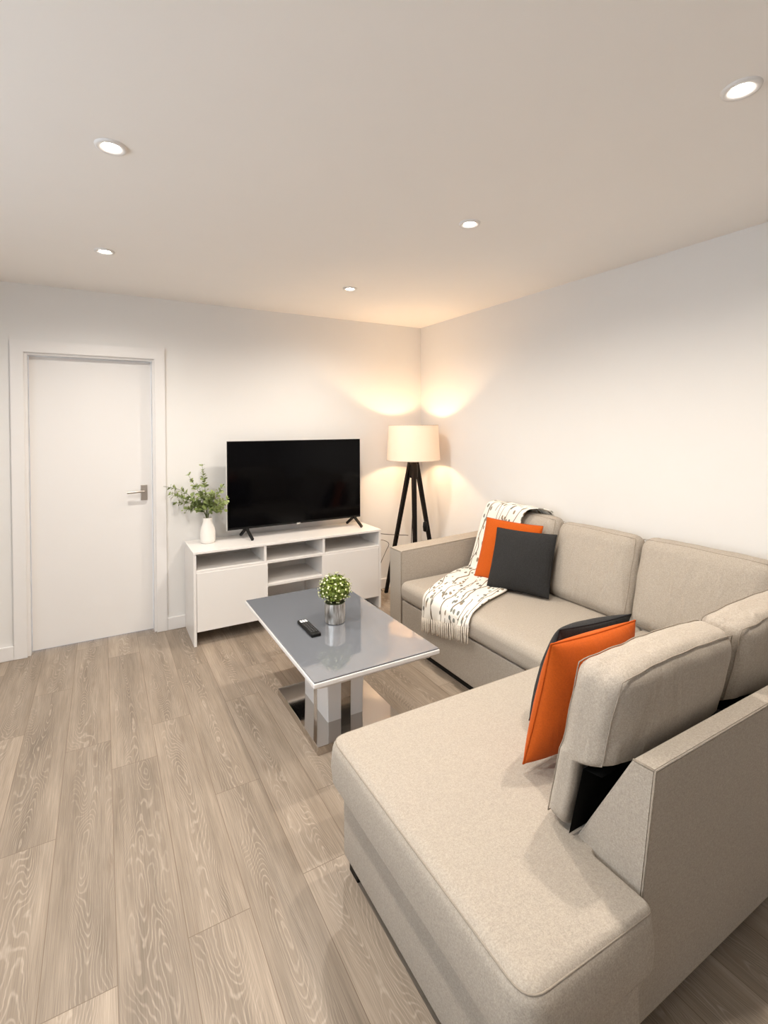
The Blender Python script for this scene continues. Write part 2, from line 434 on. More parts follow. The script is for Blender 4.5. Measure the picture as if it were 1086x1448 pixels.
# door: architrave (mitred), lining with stop, leaf with lever handle
def frame_bm(xo0, xo1, zo, xi0, xi1, zi, y0, y1):
    bm = bmesh.new()
    A = [(xo0, 0), (xo0, zo), (xo1, zo), (xo1, 0)]; B = [(xi0, 0), (xi0, zi), (xi1, zi), (xi1, 0)]
    va = [[bm.verts.new((x, y, z)) for x, z in A] for y in (y0, y1)]; vb = [[bm.verts.new((x, y, z)) for x, z in B] for y in (y0, y1)]
    for i in range(3):
        bm.faces.new((va[0][i], va[0][i + 1], vb[0][i + 1], vb[0][i])); bm.faces.new((va[1][i], vb[1][i], vb[1][i + 1], va[1][i + 1]))
        bm.faces.new((va[0][i], va[1][i], va[1][i + 1], va[0][i + 1])); bm.faces.new((vb[0][i], vb[0][i + 1], vb[1][i + 1], vb[1][i]))
    for i in (0, 3): bm.faces.new((va[0][i], vb[0][i], vb[1][i], va[1][i]))
    bmesh.ops.recalc_face_normals(bm, faces=bm.faces)
    bmesh.ops.bevel(bm, geom=[e for e in bm.edges if abs(e.verts[0].co.y - y0) < 1e-6 and abs(e.verts[1].co.y - y0) < 1e-6 and len(e.link_faces) == 2 and e.calc_face_angle(0) > .5], offset=.003, segments=2, affect='EDGES')
    return bm
struct('trim_1', frame_bm(-3.132, -2.231, 2.039, -3.061, -2.301, 1.962, -.018, 0), M['gloss_white'])
struct('trim_2', frame_bm(DX0, DX1, DZ, -3.045, -2.316, 1.948, 0, .139), M['gloss_white'])
door = struct('door_1', box(-3.042, -2.319, .056, .096, .008, 1.945, .002), M['gloss_white'])
hp = obj('handle_plate', box(-2.394, -2.350, .049, .056, .952, 1.062, .002), M['steel'], door)
bm = bmesh.new(); tube(bm, [(-2.372, .05, 1.02), (-2.372, .002, 1.02)], .009, 12)
tube(bm, spline([(-2.372, .002, 1.02), (-2.40, -.002, 1.02), (-2.46, -.002, 1.018), (-2.482, 0, 1.017)], 5), .0085, 12)
obj('door_handle', bm, M['steel'], door, smooth=True, angle=.7)

# ------------------------------------------------------------------ ceiling downlights
def make_light(first):
    r = thing('recessed_downlight', first[2], 'ceiling light', (first[0], first[1], H), 'recessed downlights in the ceiling')
    bm = bmesh.new(); seg = 40
    lathe(bm, [(.026, -.002), (.030, -.0055), (.040, -.008), (.046, -.007), (.0485, 0.)], 0, 0, seg, False, False)
    bmesh.ops.translate(bm, verts=bm.verts, vec=(first[0], first[1], H))
    obj('trim_ring', bm, M['gloss_white'], r, smooth=True)
    bm = bmesh.new(); lathe(bm, [(.0262, -.0022), (.02, -.0045), (.004, -.0065)], 0, 0, seg, True, True)
    bmesh.ops.translate(bm, verts=bm.verts, vec=(first[0], first[1], H))
    obj('lamp_lens', bm, M['lens'], r, smooth=True)
    return r
LIGHTS = [
    (-2.596, -2.042, 'white recessed ceiling downlight, the nearer one on the door side', (1., .932, .845), 1.),
    (-2.609, -.924, 'small lit ceiling downlight closest above the white door', (1., .932, .845), 1.),
    (-1.180, -.904, 'small lit ceiling downlight above the television and closest to the floor lamp', (1., .912, .805), 1.),
    (-1.171, -2.131, 'lit ceiling downlight above the coffee table, halfway along the right-hand row', (1., .912, .805), 1.),
    (-1.108, -3.201, 'large warm ceiling downlight at the top right, nearest to the camera above the chaise', (1., .90, .78), 1.),
]
SPOT_W = 51.
proto = None
def lamp_data(col, w):
    ld = bpy.data.lights.new('downlight_beam', 'SPOT'); ld.energy = w; ld.color = col
    ld.spot_size = math.radians(165); ld.spot_blend = 1.; ld.shadow_soft_size = .028
    return ld
for (x, y, lab, col, k) in LIGHTS:
    if proto is None: proto = o = make_light((x, y, lab))
    else:
        o = copy_tree(proto); o.location = (x, y, H); o['label'] = lab
    l = bpy.data.objects.new('downlight_beam', lamp_data(col, SPOT_W * k)); COL.objects.link(l); l.location = (x, y, H - .035)
# the rest of the ceiling grid, behind the camera
for (x, y, k) in ((-2.6, -3.2, 1.),):
    o = copy_tree(proto); o.location = (x, y, H); o['label'] = 'white recessed ceiling downlight on the door side, nearest to the camera and out of view'
    l = bpy.data.objects.new('downlight_beam', lamp_data((1., .932, .845), SPOT_W * k)); COL.objects.link(l); l.location = (x, y, H - .035)

# ------------------------------------------------------------------ media unit
SX0, SX1, SYF, SYB, ST = -2.110, -.672, -.406, -.020, .638
tv = thing('tv_stand', 'long low white media unit with two doors and open shelves, under the television', 'tv stand', ((SX0 + SX1) / 2, -.21, 0))
lam = M['laminate']
obj('top_panel', box(SX0 - .003, SX1 + .003, SYF - .004, SYB, ST - .016, ST, .0015), lam, tv)
for x in (SX0, SX1 - .018): obj('side_panel', box(x, x + .018, SYF, SYB, 0, ST - .016, .001), lam, tv)
DA, DB = -1.622, -1.170
for x in (DA, DB): obj('divider', box(x - .009, x + .009, SYF + .002, SYB - .01, .10, ST - .016, .001), lam, tv)
sx0, sx1 = SX0 + .018, SX1 - .018
for a, c in ((sx0, DA - .009), (DA + .009, DB - .009), (DB + .009, sx1)):
    obj('shelf', box(a, c, SYF + .001, SYB - .01, .492, .510, .001), lam, tv)
obj('shelf', box(DA + .009, DB - .009, SYF + .001, SYB - .01, .326, .344, .001), lam, tv)
obj('bottom_panel', box(sx0, sx1, SYF + .02, SYB - .01, .100, .118, .001), lam, tv)
obj('back_panel', box(sx0, sx1, SYB - .010, SYB - .004, .095, ST - .016), lam, tv)
obj('plinth', box(sx0, sx1, -.10, -.085, 0, .10), lam, tv)
for a, c in ((sx0 + .002, DA + .016), (DB - .016, sx1 - .002)):
    obj('door', box(a, c, SYF - .001, SYF + .016, .096, .493, .0015), lam, tv)

# ------------------------------------------------------------------ television
TX0, TX1, TY, TZ0, TZ1 = -1.838, -.742, -.170, .712, 1.370
t = thing('television', 'large flat black television standing on the white media unit', 'television', ((TX0 + TX1) / 2, TY, ST))
bm = bmesh.new(); bx(bm, TX0, TX1, TY - .010, TY + .022, TZ0, TZ1, .003)
bx(bm, TX0 + .18, TX1 - .18, TY + .02, TY + .06, TZ0 + .02, TZ0 + .36, .012)
obj('casing', bm, M['black_plastic'], t)
# thin pale rim along the left, top and right edges
bm = bmesh.new()
bx(bm, TX0 - .004, TX0, TY - .008, TY + .012, TZ0, TZ1 + .004); bx(bm, TX1, TX1 + .004, TY - .008, TY + .012, TZ0, TZ1 + .004); bx(bm, TX0, TX1, TY - .008, TY + .012, TZ1, TZ1 + .004)
obj('rim', bm, M['tv_rim'], t)
obj('screen', box(TX0 + .006, TX1 - .006, TY - .0125, TY - .009, TZ0 + .016, TZ1 - .006, .001), M['screen'], t)
obj('badge', box(-1.305, -1.275, TY - .0135, TY - .0095, TZ0 - .006, TZ0 + .006, .001), M['silver'], t)
for x in (-1.700, -.800):
    s = 1 if x > -1.2 else -1
    bm = bmesh.new(); top = (x, TY + .004, TZ0 + .012)
    tube(bm, [top, (x + .006, TY - .03, ST + .062), (x + .022, TY - .105, ST + .009)], .0085, square=True)
    tube(bm, [top, (x - .004, TY + .035, ST + .055), (x - .016, TY + .10, ST + .009)], .0085, square=True)
    bx(bm, x - .022, x + .022, TY - .012, TY + .018, TZ0 - .012, TZ0 + .006, .003)
    obj('foot', bm, M['black_plastic'], t)

# ------------------------------------------------------------------ vase and branches
VX, VY = -1.972, -.155
bm = bmesh.new()
vp = [(.044, 0), (.050, .006), (.0525, .03), (.0525, .075), (.048, .105), (.037, .135), (.032, .155), (.032, .182), (.029, .182), (.029, .150), (.030, .12)]
lathe(bm, [(r, ST + z) for r, z in vp], VX, VY, 48, True, True)
v = tag(obj('vase', bm, M['ceramic'], smooth=True, angle=.9), 'small white ceramic bottle vase at the left end of the media unit', 'vase')
eu = thing('eucalyptus_branches', 'loose green eucalyptus branches standing in the white vase', 'plant', (VX, VY, ST + .02))
RGT = Vector((.868, -.497, 0)); FWD = Vector((.497, .868, 0))
def leaf(bm, c, d, nrm, ln, wd):
    d = d.normalized(); s = d.cross(nrm).normalized(); nn = s.cross(d)
    prof = [(0, .05), (.2, .62), (.45, 1.), (.7, .86), (.9, .45), (1., .04)]
    rows = []
    for a, wv in prof:
        q = c + d * (a * ln) + nn * (ln * .10 * math.sin(a * PI))
        rows.append((bm.verts.new(q - s * wd * wv * .5 + nn * wd * .10 * wv), bm.verts.new(q), bm.verts.new(q + s * wd * wv * .5 + nn * wd * .10 * wv)))
    for a, c2 in zip(rows, rows[1:]):
        bm.faces.new((a[0], a[1], c2[1], c2[0])); bm.faces.new((a[1], a[2], c2[2], c2[1]))
mouth = Vector((VX, VY, ST + .182)); 
tips = [(-64, 46, -.02, .10), (-46, 20, .03, .04), (-48, 34, -.05, .05), (-7, 73, .0, .0), (-24, 60, -.03, .02), (24, 46, -.03, -.02), (33, 28, -.07, -.01), (29, 14, -.08, -.01),
        (-30, 30, -.06, 0.), (10, 36, -.05, 0.), (-30, 12, -.05, .02), (-14, 42, .03, 0.)]
for (px, pz, dp, bow) in tips:
    tip = mouth + RGT * (px / 196) + FWD * dp + Vector((0, 0, pz / 196))
    a0 = mouth + Vector((rnd.uniform(-.012, .012), rnd.uniform(-.012, .012), -.09))
    a1 = mouth + (tip - mouth) * .08 + Vector((0, 0, .02))
    a2 = mouth + (tip - mouth) * .5 + Vector((0, 0, .03 + bow * .4))
    pts = spline([a0, a1, a2, tip], 9)
    bm = bmesh.new(); tube(bm, pts, .0022, 6, r_end=.001)
    br = obj('branch', bm, M['stem'], eu, smooth=True)
    bm = bmesh.new(); npt = len(pts)
    for i in range(11, npt, 1):
        f = (i - 11) / max(1, npt - 12)
        if rnd.random() < .22: continue
        T = (pts[min(i + 1, npt - 1)] - pts[i - 1]).normalized()
        a = T.cross(Vector((rnd.uniform(-1, 1), rnd.uniform(-1, 1), rnd.uniform(-.3, 1)))).normalized()
        for sgn in (-1, 1):
            d = (a * sgn + T * .45 + Vector((0, 0, .15))).normalized()
            ln = (.046 - .020 * f) * rnd.uniform(.8, 1.2)
            nr = (T + Vector((rnd.uniform(-.6, .6), rnd.uniform(-.9, .2), rnd.uniform(-.2, .8)))).normalized()
            leaf(bm, pts[i] + d * .004, d, nr, ln, ln * .72)
    leaf(bm, pts[-1], (pts[-1] - pts[-2]), Vector((.3, -.7, .5)), .018, .010)
    obj('foliage', bm, M['leaf'], br, smooth=True)

# ------------------------------------------------------------------ floor lamp
LX, LY = -.312, -.343
fl = thing('floor_lamp', 'black tripod floor lamp with a lit cream drum shade in the room corner', 'floor lamp', (LX, LY, 0))
dirs = [(-.24, .12), (.225, .14), (.0, -.27)]
apex = 1.165
for i, (a, f) in enumerate(dirs):
    d = RGT * a + FWD * f; u = d.normalized()
    bm = bmesh.new()
    tube(bm, [Vector((LX, LY, apex)) + u * .030, Vector((LX, LY, .0)) + d], .0165, square=True, r_end=.0125)
    for v_ in bm.verts:
        if v_.co.z < .02: v_.co.z = 0.
    obj('leg', bm, M['black_wood'], fl)
bm = bmesh.new(); lathe(bm, [(.012, apex - .14), (.036, apex - .13), (.036, apex - .02), (.02, apex)], LX, LY, 24); obj('hub', bm, M['black_wood'], fl, smooth=True, angle=.6)
bm = bmesh.new(); lathe(bm, [(.010, apex), (.010, 1.27), (.018, 1.272), (.018, 1.31)], LX, LY, 20)
for k in range(3): tube(bm, [(LX, LY, 1.215), (LX + .222 * math.cos(2.1 * k + .5), LY + .222 * math.sin(2.1 * k + .5), 1.19)], .0025, 6)
obj('stem', bm, M['steel'], fl, smooth=True, angle=.7)
SB, STP, RB, RT = 1.186, 1.483, .228, .212
bm = bmesh.new(); lathe(bm, [(RB, SB), (RT, STP), (RT - .002, STP), (RB - .002, SB), (RB, SB)], LX, LY, 72, False, False)
sh = obj('lamp_shade', bm, M['shade'], fl, smooth=True, angle=.8)
for r, z in ((RB, SB), (RT, STP)):
    bm = bmesh.new(); tube(bm, [(LX + r * math.cos(2 * PI * k / 64), LY + r * math.sin(2 * PI * k / 64), z) for k in range(64)], .003, 8, closed=True)
    obj('shade_hem', bm, M['fringe'], sh, smooth=True)
bm = bmesh.new(); lathe(bm, [(.012, 1.31), (.03, 1.335), (.033, 1.36), (.02, 1.385), (.004, 1.392)], LX, LY, 24); obj('bulb', bm, M['bulb'], fl, smooth=True)
# inline switch hanging on the cable by the right leg
d2 = RGT * .225 + FWD * .14
def legpt(d, z): 
    u = d.normalized(); k = (apex - z) / apex
    return Vector((LX, LY, z)) + u * .03 + (d - u * .03) * k
q = legpt(d2, .60) - FWD * .03 - RGT * .02
bm = bmesh.new(); lathe(bm, [(.005, q.z - .045), (.017, q.z - .038), (.021, q.z), (.017, q.z + .038), (.005, q.z + .045)], q.x, q.y, 16)
obj('switch', bm, M['black_plastic'], fl, smooth=True)
bm = bmesh.new(); d3 = RGT * .0 + FWD * -.27
tube(bm, spline([(LX, LY, 1.03), Vector((LX, LY, .8)) - RGT * .005, Vector((LX, LY, .5)) - RGT * .02, Vector((LX, LY, .02)) - RGT * .03], 6), .0035, 8)
obj('cable', bm, M['cord'], fl, smooth=True)
bl = bpy.data.lights.new('lamp_bulb_glow', 'POINT'); bl.energy = 150.; bl.color = (1., .66, .37); bl.shadow_soft_size = .035
o = bpy.data.objects.new('lamp_bulb_glow', bl); COL.objects.link(o); o.location = (LX, LY, 1.35)

# loose cables between the media unit and the lamp
bm = bmesh.new()
tube(bm, spline([(-.66, -.06, .565), (-.58, -.10, .545), (-.50, -.14, .53), (-.42, -.20, .525), (-.34, -.30, .53)], 8), .003, 8)
tag(obj('power_cable', bm, M['cord'], smooth=True), 'thin dark cable strung from the media unit to the tripod lamp, the upper one', 'cable')
bm = bmesh.new()
tube(bm, spline([(-.66, -.05, .50), (-.57, -.09, .475), (-.49, -.12, .47), (-.43, -.12, .43), (-.45, -.10, .36), (-.50, -.085, .24), (-.505, -.08, .12), (-.48, -.075, .01), (-.40, -.06, .004)], 8), .0025, 8)
tag(obj('power_cable', bm, M['cord'], smooth=True), 'thin dark cable sagging behind the tripod lamp leg down to the floor', 'cable')

# ------------------------------------------------------------------ coffee table
CX, CY, CT = -1.605, -1.528, .462
ct = thing('coffee_table', 'low coffee table with grey glass top, white pedestal and mirrored base plate', 'coffee table', (CX, CY, 0))
HX, HY = .308, .540
obj('table_top', box(CX - HX, CX + HX, CY - HY, CY + HY, CT - .026, CT - .006, .004), M['gloss_white'], ct)
obj('glass_top', box(CX - HX + .004, CX + HX - .004, CY - HY + .004, CY + HY - .004, CT - .006, CT, .0015), M['grey_glass'], ct)
BXc, BYc = -1.580, -1.550
obj('base_plate', box(BXc - .226, BXc + .226, BYc - .29, BYc + .29, 0, .040, .002), M['chrome'], ct)
obj('under_frame', box(CX - HX + .03, CX + HX - .03, CY - HY + .03, CY + HY - .03, CT - .05, CT - .026, .008), M['gloss_white'], ct)
PXc, PYc = -1.598, -1.535
bm = bmesh.new(); z0, z1, n = .040, CT - .05, 14; rings = []
def ped(f):
    g = f ** 2.2
    return .096 + .018 * g, .156 + .020 * g
for i in range(n + 1):
    f = i / n; z = z0 + (z1 - z0) * f; a, c = ped(f); e = .004
    rings.append([bm.verts.new((PXc + sx, PYc + sy, z)) for sx, sy in ((-a + e, -c), (a - e, -c), (a, -c + e), (a, c - e), (a - e, c), (-a + e, c), (-a, c - e), (-a, -c + e))])
for a, c in zip(rings, rings[1:]):
    for j in range(8): bm.faces.new((a[j], a[(j + 1) % 8], c[(j + 1) % 8], c[j]))
bm.faces.new(rings[0][::-1]); bm.faces.new(rings[-1])
obj('pedestal', bm, M['gloss_white'], ct)
# mirrored strips up the middle of each pedestal face
for ax, sg in (('y', -1), ('y', 1), ('x', -1), ('x', 1)):
    bm = bmesh.new(); prev = None; hw = .026 if ax == 'y' else .022
    for i in range(n + 1):
        f = i / n; z = z0 + (z1 - z0) * f; a, c = ped(f)
        if ax == 'y': row = [(PXc + s * hw, PYc + sg * (c + dd), z) for s, dd in ((-1, -.004), (-1, .0015), (1, .0015), (1, -.004))]
        else: row = [(PXc + sg * (a + dd), PYc + s * hw, z) for s, dd in ((-1, -.004), (-1, .0015), (1, .0015), (1, -.004))]
        row = [bm.verts.new(q_) for q_ in row]
        if prev:
            for j in range(4): bm.faces.new((prev[j], prev[(j + 1) % 4], row[(j + 1) % 4], row[j]))
        else: bm.faces.new(row[::-1])
        prev = row
    bm.faces.new(prev)
    obj('mirror_strip', bm, M['chrome'], ct)
# table feels pushed slightly off square
# remote
rm = thing('remote_control', 'slim black remote control lying on the grey table top', 'remote control', (-1.742, -1.570, CT))
obj('body', box(-1.767, -1.717, -1.672, -1.468, CT, CT + .017, .005, 3), M['black_plastic'], rm)
for i in range(3):
    x = -1.755 + i * .013
    obj('button', box(x - .0048, x + .0048, -1.510, -1.482, CT + .0165, CT + .0185, .001), M['white_button'], rm)
for r in range(7):
    for c in range(3):
        x = -1.755 + c * .013; y = -1.53 - r * .018
        obj('button', box(x - .0042, x + .0042, y - .005, y + .005, CT + .0165, CT + .0185, .001), M['dark_button'], rm)
# potted ball plant
PX, PY = -1.588, -1.545
pt = thing('potted_plant', 'round green topiary with white blossoms in a silver pot on the coffee table', 'plant', (PX, PY, CT))
bm = bmesh.new(); lathe(bm, [(.046, CT), (.051, CT + .004), (.0535, CT + .05), (.0535, CT + .105), (.050, CT + .105), (.049, CT + .09)], PX, PY, 56)
obj('pot', bm, M['pot'], pt, smooth=True, angle=.8)
bm = bmesh.new(); lathe(bm, [(.049, CT + .09), (.046, CT + .104), (.004, CT + .108)], PX, PY, 24); obj('moss', bm, M['soil'], pt, smooth=True)
C0 = Vector((PX, PY, CT + .170)); RAD = .083
bm = bmesh.new(); core = bmesh.ops.create_icosphere(bm, subdivisions=3, radius=RAD * .62)
bmesh.ops.translate(bm, verts=bm.verts, vec=C0)
bl_ = bmesh.new()
for i in range(1100):
    z = 1 - 2 * (i + .5) / 1100; ph = i * 2.399963
    d = Vector((math.sqrt(1 - z * z) * math.cos(ph), math.sqrt(1 - z * z) * math.sin(ph), z))
    d = (d + Vector((rnd.uniform(-.12, .12), rnd.uniform(-.12, .12), rnd.uniform(-.12, .12)))).normalized()
    rr = RAD * rnd.uniform(.66, 1.04) * (1. if d.z > -.55 else .82)
    side = d.orthogonal().normalized(); side = Matrix.Rotation(rnd.uniform(0, 2 * PI), 3, d) @ side
    leaf(bm, C0 + d * rr * .86, (d * .6 + side).normalized(), (d + side * .3).normalized(), .019, .011)
    if i % 8 == 0 and d.z > -.7:
        q = C0 + d * RAD * rnd.uniform(.96, 1.08)
        m4 = Matrix.Translation(q) @ d.to_track_quat('Z', 'Y').to_matrix().to_4x4()
        for k in range(4):
            a = k * PI / 2 + rnd.random()
            leaf(bl_, q, (m4.to_3x3() @ Vector((math.cos(a), math.sin(a), .7))), d, .0075, .006)
        tube(bm, [C0 + d * RAD * .6, q], .0008, 4)
for b_ in (bm, bl_):
    for v in b_.verts: v.co.z = C0.z + (v.co.z - C0.z) * (.93 if v.co.z > C0.z else .86)
fo = obj('foliage', bm, M['boxleaf'], pt, smooth=True)
obj('blossoms', bl_, M['blossom'], pt, smooth=True)

# ------------------------------------------------------------------ corner sofa
sf = thing('corner_sofa', 'large greige fabric corner sofa with a chaise and loose back cushions', 'sofa', (-.9, -2.1, 0))
F, FC = M['sofa'], M['sofa_cushion']
SEAT = .445
obj('armrest', (lambda bm: ([setattr(v, 'co', v.co + Vector((0, 0, .03 * max(0, (v.co.x + .90) / .87)))) for v in bm.verts if v.co.z > .5], bm)[1])(box(-.900, -.03, -1.086, -.930, .05, .636, .014, 4)), F, sf, smooth=True, angle=.6)
arm = sf.children[-1]
bm = bmesh.new(); tube(bm, [(-.8985, -1.0845, .07), (-.8985, -1.0845, .626), (-.885, -1.0845, .636), (-.05, -1.0845, .6655)], .0022, 6)
tube(bm, [(-.898, -.935, .634), (-.898, -1.08, .634)], .0022, 6)
obj('piping', bm, M['seam'], arm, smooth=True)
obj('base', box(-.892, -.06, -2.44, -1.086, .05, .308, .008, 3), F, sf, smooth=True, angle=.6)
ch = prism([(-1.945, -2.405), (-1.945, -3.235), (-1.60, -3.235), (-1.60, -3.10), (-.06, -3.10), (-.06, -2.405)], .05, .300, .010, 3)
obj('base', ch, F, sf, smooth=True, angle=.6)
# seat cushion along the wall
def crown(p, x0, x1, y0, y1, h):
    u = (p.x - x0) / (x1 - x0); w = (p.y - y0) / (y1 - y0)
    return h * max(0, 1 - (2 * u - 1) ** 4) * max(0, 1 - (2 * w - 1) ** 4)
def seat_cushion(x0, x1, y0, y1, z0, z1, r, h, bulge=.006):
    c = Vector(((x0 + x1) / 2, (y0 + y1) / 2, (z0 + z1) / 2)); hx, hy, hz = (x1 - x0) / 2, (y1 - y0) / 2, (z1 - z0) / 2
    def fn(p):
        q = p + c; k = (p.z / hz + 1) / 2
        q.z += crown(q, x0, x1, y0, y1, h) * k + .002 * mnoise.noise(q * 5) * k
        e = 1 - (p.z / hz) ** 2
        q.x += bulge * e * (p.x / hx); q.y += bulge * e * (p.y / hy)
        return q
    bm = bmesh.new(); cache = {}
    return rbox_grid(hx, hy, hz, r, fn, 18)
sc1 = obj('seat_cushion', seat_cushion(-.912, -.22, -2.385, -1.090, .312, SEAT, .045, .010), F, sf, smooth=True)
bm = bmesh.new(); tube(bm, [(-.906, -1.11, SEAT - .028), (-.908, -1.7, SEAT - .027), (-.906, -2.36, SEAT - .028)], .002, 6); obj('piping', bm, M['seam'], sc1, smooth=True)
# chaise cushion: L-shaped outline round the end of the back
def rounded_outline(pts, radii, k=6):
    out = []; n = len(pts)
    for i in range(n):
        p = Vector((*pts[i], 0)); a = (Vector((*pts[i - 1], 0)) - p).normalized(); c = (Vector((*pts[(i + 1) % n], 0)) - p).normalized(); r = radii[i]
        for j in range(k + 1):
            t_ = j / k
            q = (p + a * r) * (1 - t_) ** 2 + p * 2 * t_ * (1 - t_) + (p + c * r) * t_ ** 2
            out.append((q.x, q.y))
    return out
ol = rounded_outline([(-1.985, -2.365), (-1.985, -3.272), (-1.603, -3.272), (-1.603, -3.12), (-.22, -3.12), (-.22, -2.365)], [.065, .065, .024, .008, .03, .060])
def inset(poly, d0):
    out = []; n = len(poly)
    for i in range(n):
        d = d0 * (.3 if poly[i][1] < -3.0 and poly[i][0] > -1.63 and not (poly[i][1] < -3.25 and d0 < 0) else 1.)
        p = Vector((*poly[i], 0)); a = (p - Vector((*poly[i - 1], 0))); c = (Vector((*poly[(i + 1) % n], 0)) - p)
        t_ = (a.normalized() + c.normalized()).normalized(); nrm = Vector((-t_.y, t_.x, 0))
        out.append((p.x + nrm.x * d, p.y + nrm.y * d))
    return out
bm = bmesh.new(); zt, zb, R_ = SEAT, .298, .040
prof = [(.012, zb), (0, zb + .010), (-.005, (zb + zt) / 2 - .02), (0, zt - R_)] + [(R_ * (1 - math.cos(a)), zt - R_ + R_ * math.sin(a)) for a in [PI / 2 * k / 6 for k in range(1, 7)]] + [(R_ + .006, zt + .0002)]
rings = []
for dd, z in prof: rings.append([bm.verts.new((x, y, z)) for x, y in inset(ol, dd)])
n = len(ol)
for a, c in zip(rings, rings[1:]):
    for j in range(n): bm.faces.new((a[j], a[(j + 1) % n], c[(j + 1) % n], c[j]))
bm.faces.new(rings[0][::-1]); topf = bm.faces.new(rings[-1]); bm.normal_update(); bmesh.ops.triangulate(bm, faces=[topf], ngon_method='BEAUTY')
sc2 = obj('seat_cushion', bm, F, sf, smooth=True, angle=.7)
bm = bmesh.new()
pp = inset(ol, R_ * .3); tube(bm, [(x, y, zt - R_ * .3) for x, y in pp], .0022, 6, closed=True)
obj('piping', bm, M['seam'], sc2, smooth=True)

# back frames: leaning panels, profile in the plane across the panel
def back_panel(prof, ax, a, c, bev=.005):
    bm = bmesh.new()
    def P_(t_, q):
        return (t_, q[0], q[1]) if ax == 'x' else (q[0], t_, q[1])
    A = [bm.verts.new(P_(a, q)) for q in prof]; B = [bm.verts.new(P_(c, q)) for q in prof]; n = len(prof)
    bm.faces.new(A); bm.faces.new(B[::-1])
    for i in range(n): bm.faces.new((A[i], B[i], B[(i + 1) % n], A[(i + 1) % n]))
    bmesh.ops.recalc_face_normals(bm, faces=bm.faces)
    bmesh.ops.bevel(bm, geom=bm.edges[:], offset=bev, segments=3, affect='EDGES')
    return bm
yp = [(-3.275, .742), (-3.190, .05), (-3.06, .05), (-3.055, .43), (-3.222, .738)]
pb = obj('back_panel', back_panel(yp, 'x', -1.612, -.05), F, sf, smooth=True, angle=.5)
for v in pb.data.vertices:
    if v.co.x + sf.location.x < -1.5:
        zz = v.co.z; v.co.x += .030 * max(0, (.742 - zz) / .70)
bm = bmesh.new()
tube(bm, [(-1.608, -3.2725, .7395), (-.07, -3.2725, .7395)], .0026, 6)
tube(bm, [(-1.6095, -3.222, .7365), (-1.6095, -3.2715, .7395)], .0026, 6)
tube(bm, [(-1.6095, -3.2725, .7395), (-1.5805, -3.1895, .06)], .0026, 6)
obj('piping', bm, M['seam'], pb, smooth=True)
xp = [(-.035, .742), (-.06, .05), (-.25, .05), (-.25, .43), (-.085, .738)]
obj('back_panel', back_panel(xp, 'y', -3.20, -1.086), F, sf, smooth=True, angle=.5)
bm = bmesh.new(); bx(bm, -1.918, -.10, -3.150, -2.435, .003, .052); bx(bm, -.862, -.10, -2.42, -.955, .003, .052)
obj('plinth', bm, M['black_plastic'], sf)
for x, y in ((-.88, -1.02), (-.88, -2.2), (-1.90, -2.45), (-1.90, -3.18), (-1.62, -3.16), (-.15, -1.0), (-.15, -3.1)):
    obj('foot', box(x - .03, x + .03, y - .03, y + .03, 0, .052, .004), M['black_plastic'], sf)

# loose back cushions
def back_cushion(corner, du, dv, dn, T, r, bulge, mat=FC, seams=True, wr=.004, pinch=.0):
    """corner: lower front left; du along width, dv up the front, dn unit vector pointing back"""
    w_, h_ = du.length, dv.length; u, w = du.normalized(), dv.normalized(); nn = dn.normalized()
    hx, hy, hz = w_ / 2, T / 2, h_ / 2
    cen = corner + du / 2 + dv / 2 + nn * T / 2
    sd = rnd.uniform(0, 50)
    def fn(p):
        a, c = p.x / hx, p.z / hz
        k = max(0, 1 - abs(a) ** 2.6) * max(0, 1 - abs(c) ** 2.6)
        q = Vector(p)
        q.y += bulge * k * (1 if p.y > 0 else -1) * min(1, abs(p.y) / hy)
        if pinch: q.y *= 1 - pinch * abs(a) ** 4
        q.x *= 1 + .012 * (1 - c * c); q.z *= 1 + .02 * (1 - a * a) * (1 if c > 0 else .2)
        edge = (abs(a) ** 3 + abs(c) ** 3) / 2
        q += Vector((mnoise.noise(Vector((p.x * 22 + sd, p.z * 9, p.y * 12))), mnoise.noise(Vector((p.x * 16 + sd + 7, p.z * 12, p.y * 5))), mnoise.noise(Vector((p.x * 9 + sd, p.z * 20 + 5, p.y * 12))))) * wr * (.35 + edge)
        return cen + u * q.x + nn * q.y + w * q.z
    o = obj('back_cushion', rbox_grid(hx, hy, hz, r, fn, 20), mat, sf, smooth=True)
    if seams:
        bm = bmesh.new(); e = r * .293
        for sgn in (-1, 1):
            loop = []; X, Z, Y = hx - e, hz - e, sgn * (hy - e); m_ = 22
            for i in range(m_): loop.append(Vector((-X + 2 * X * i / m_, Y, -Z)))
            for i in range(m_): loop.append(Vector((X, Y, -Z + 2 * Z * i / m_)))
            for i in range(m_): loop.append(Vector((X - 2 * X * i / m_, Y, Z)))
            for i in range(m_): loop.append(Vector((-X, Y, Z - 2 * Z * i / m_)))
            tube(bm, [fn(q) for q in loop], .0016, 6, closed=True)
        obj('piping', bm, M['seam'], o, smooth=True)
    return o
BACK = Vector((.975, 0, -.22))
for (ya, yb, zt_) in ((-1.115, -1.768, .912), (-1.775, -2.305, .902), (-2.312, -2.935, .910)):
    back_cushion(Vector((-.305, ya, SEAT + .008)), Vector((0, yb - ya, 0)), Vector((.115, 0, zt_ - SEAT - .012)), BACK, .15, .066, .022, wr=.005, pinch=.12)
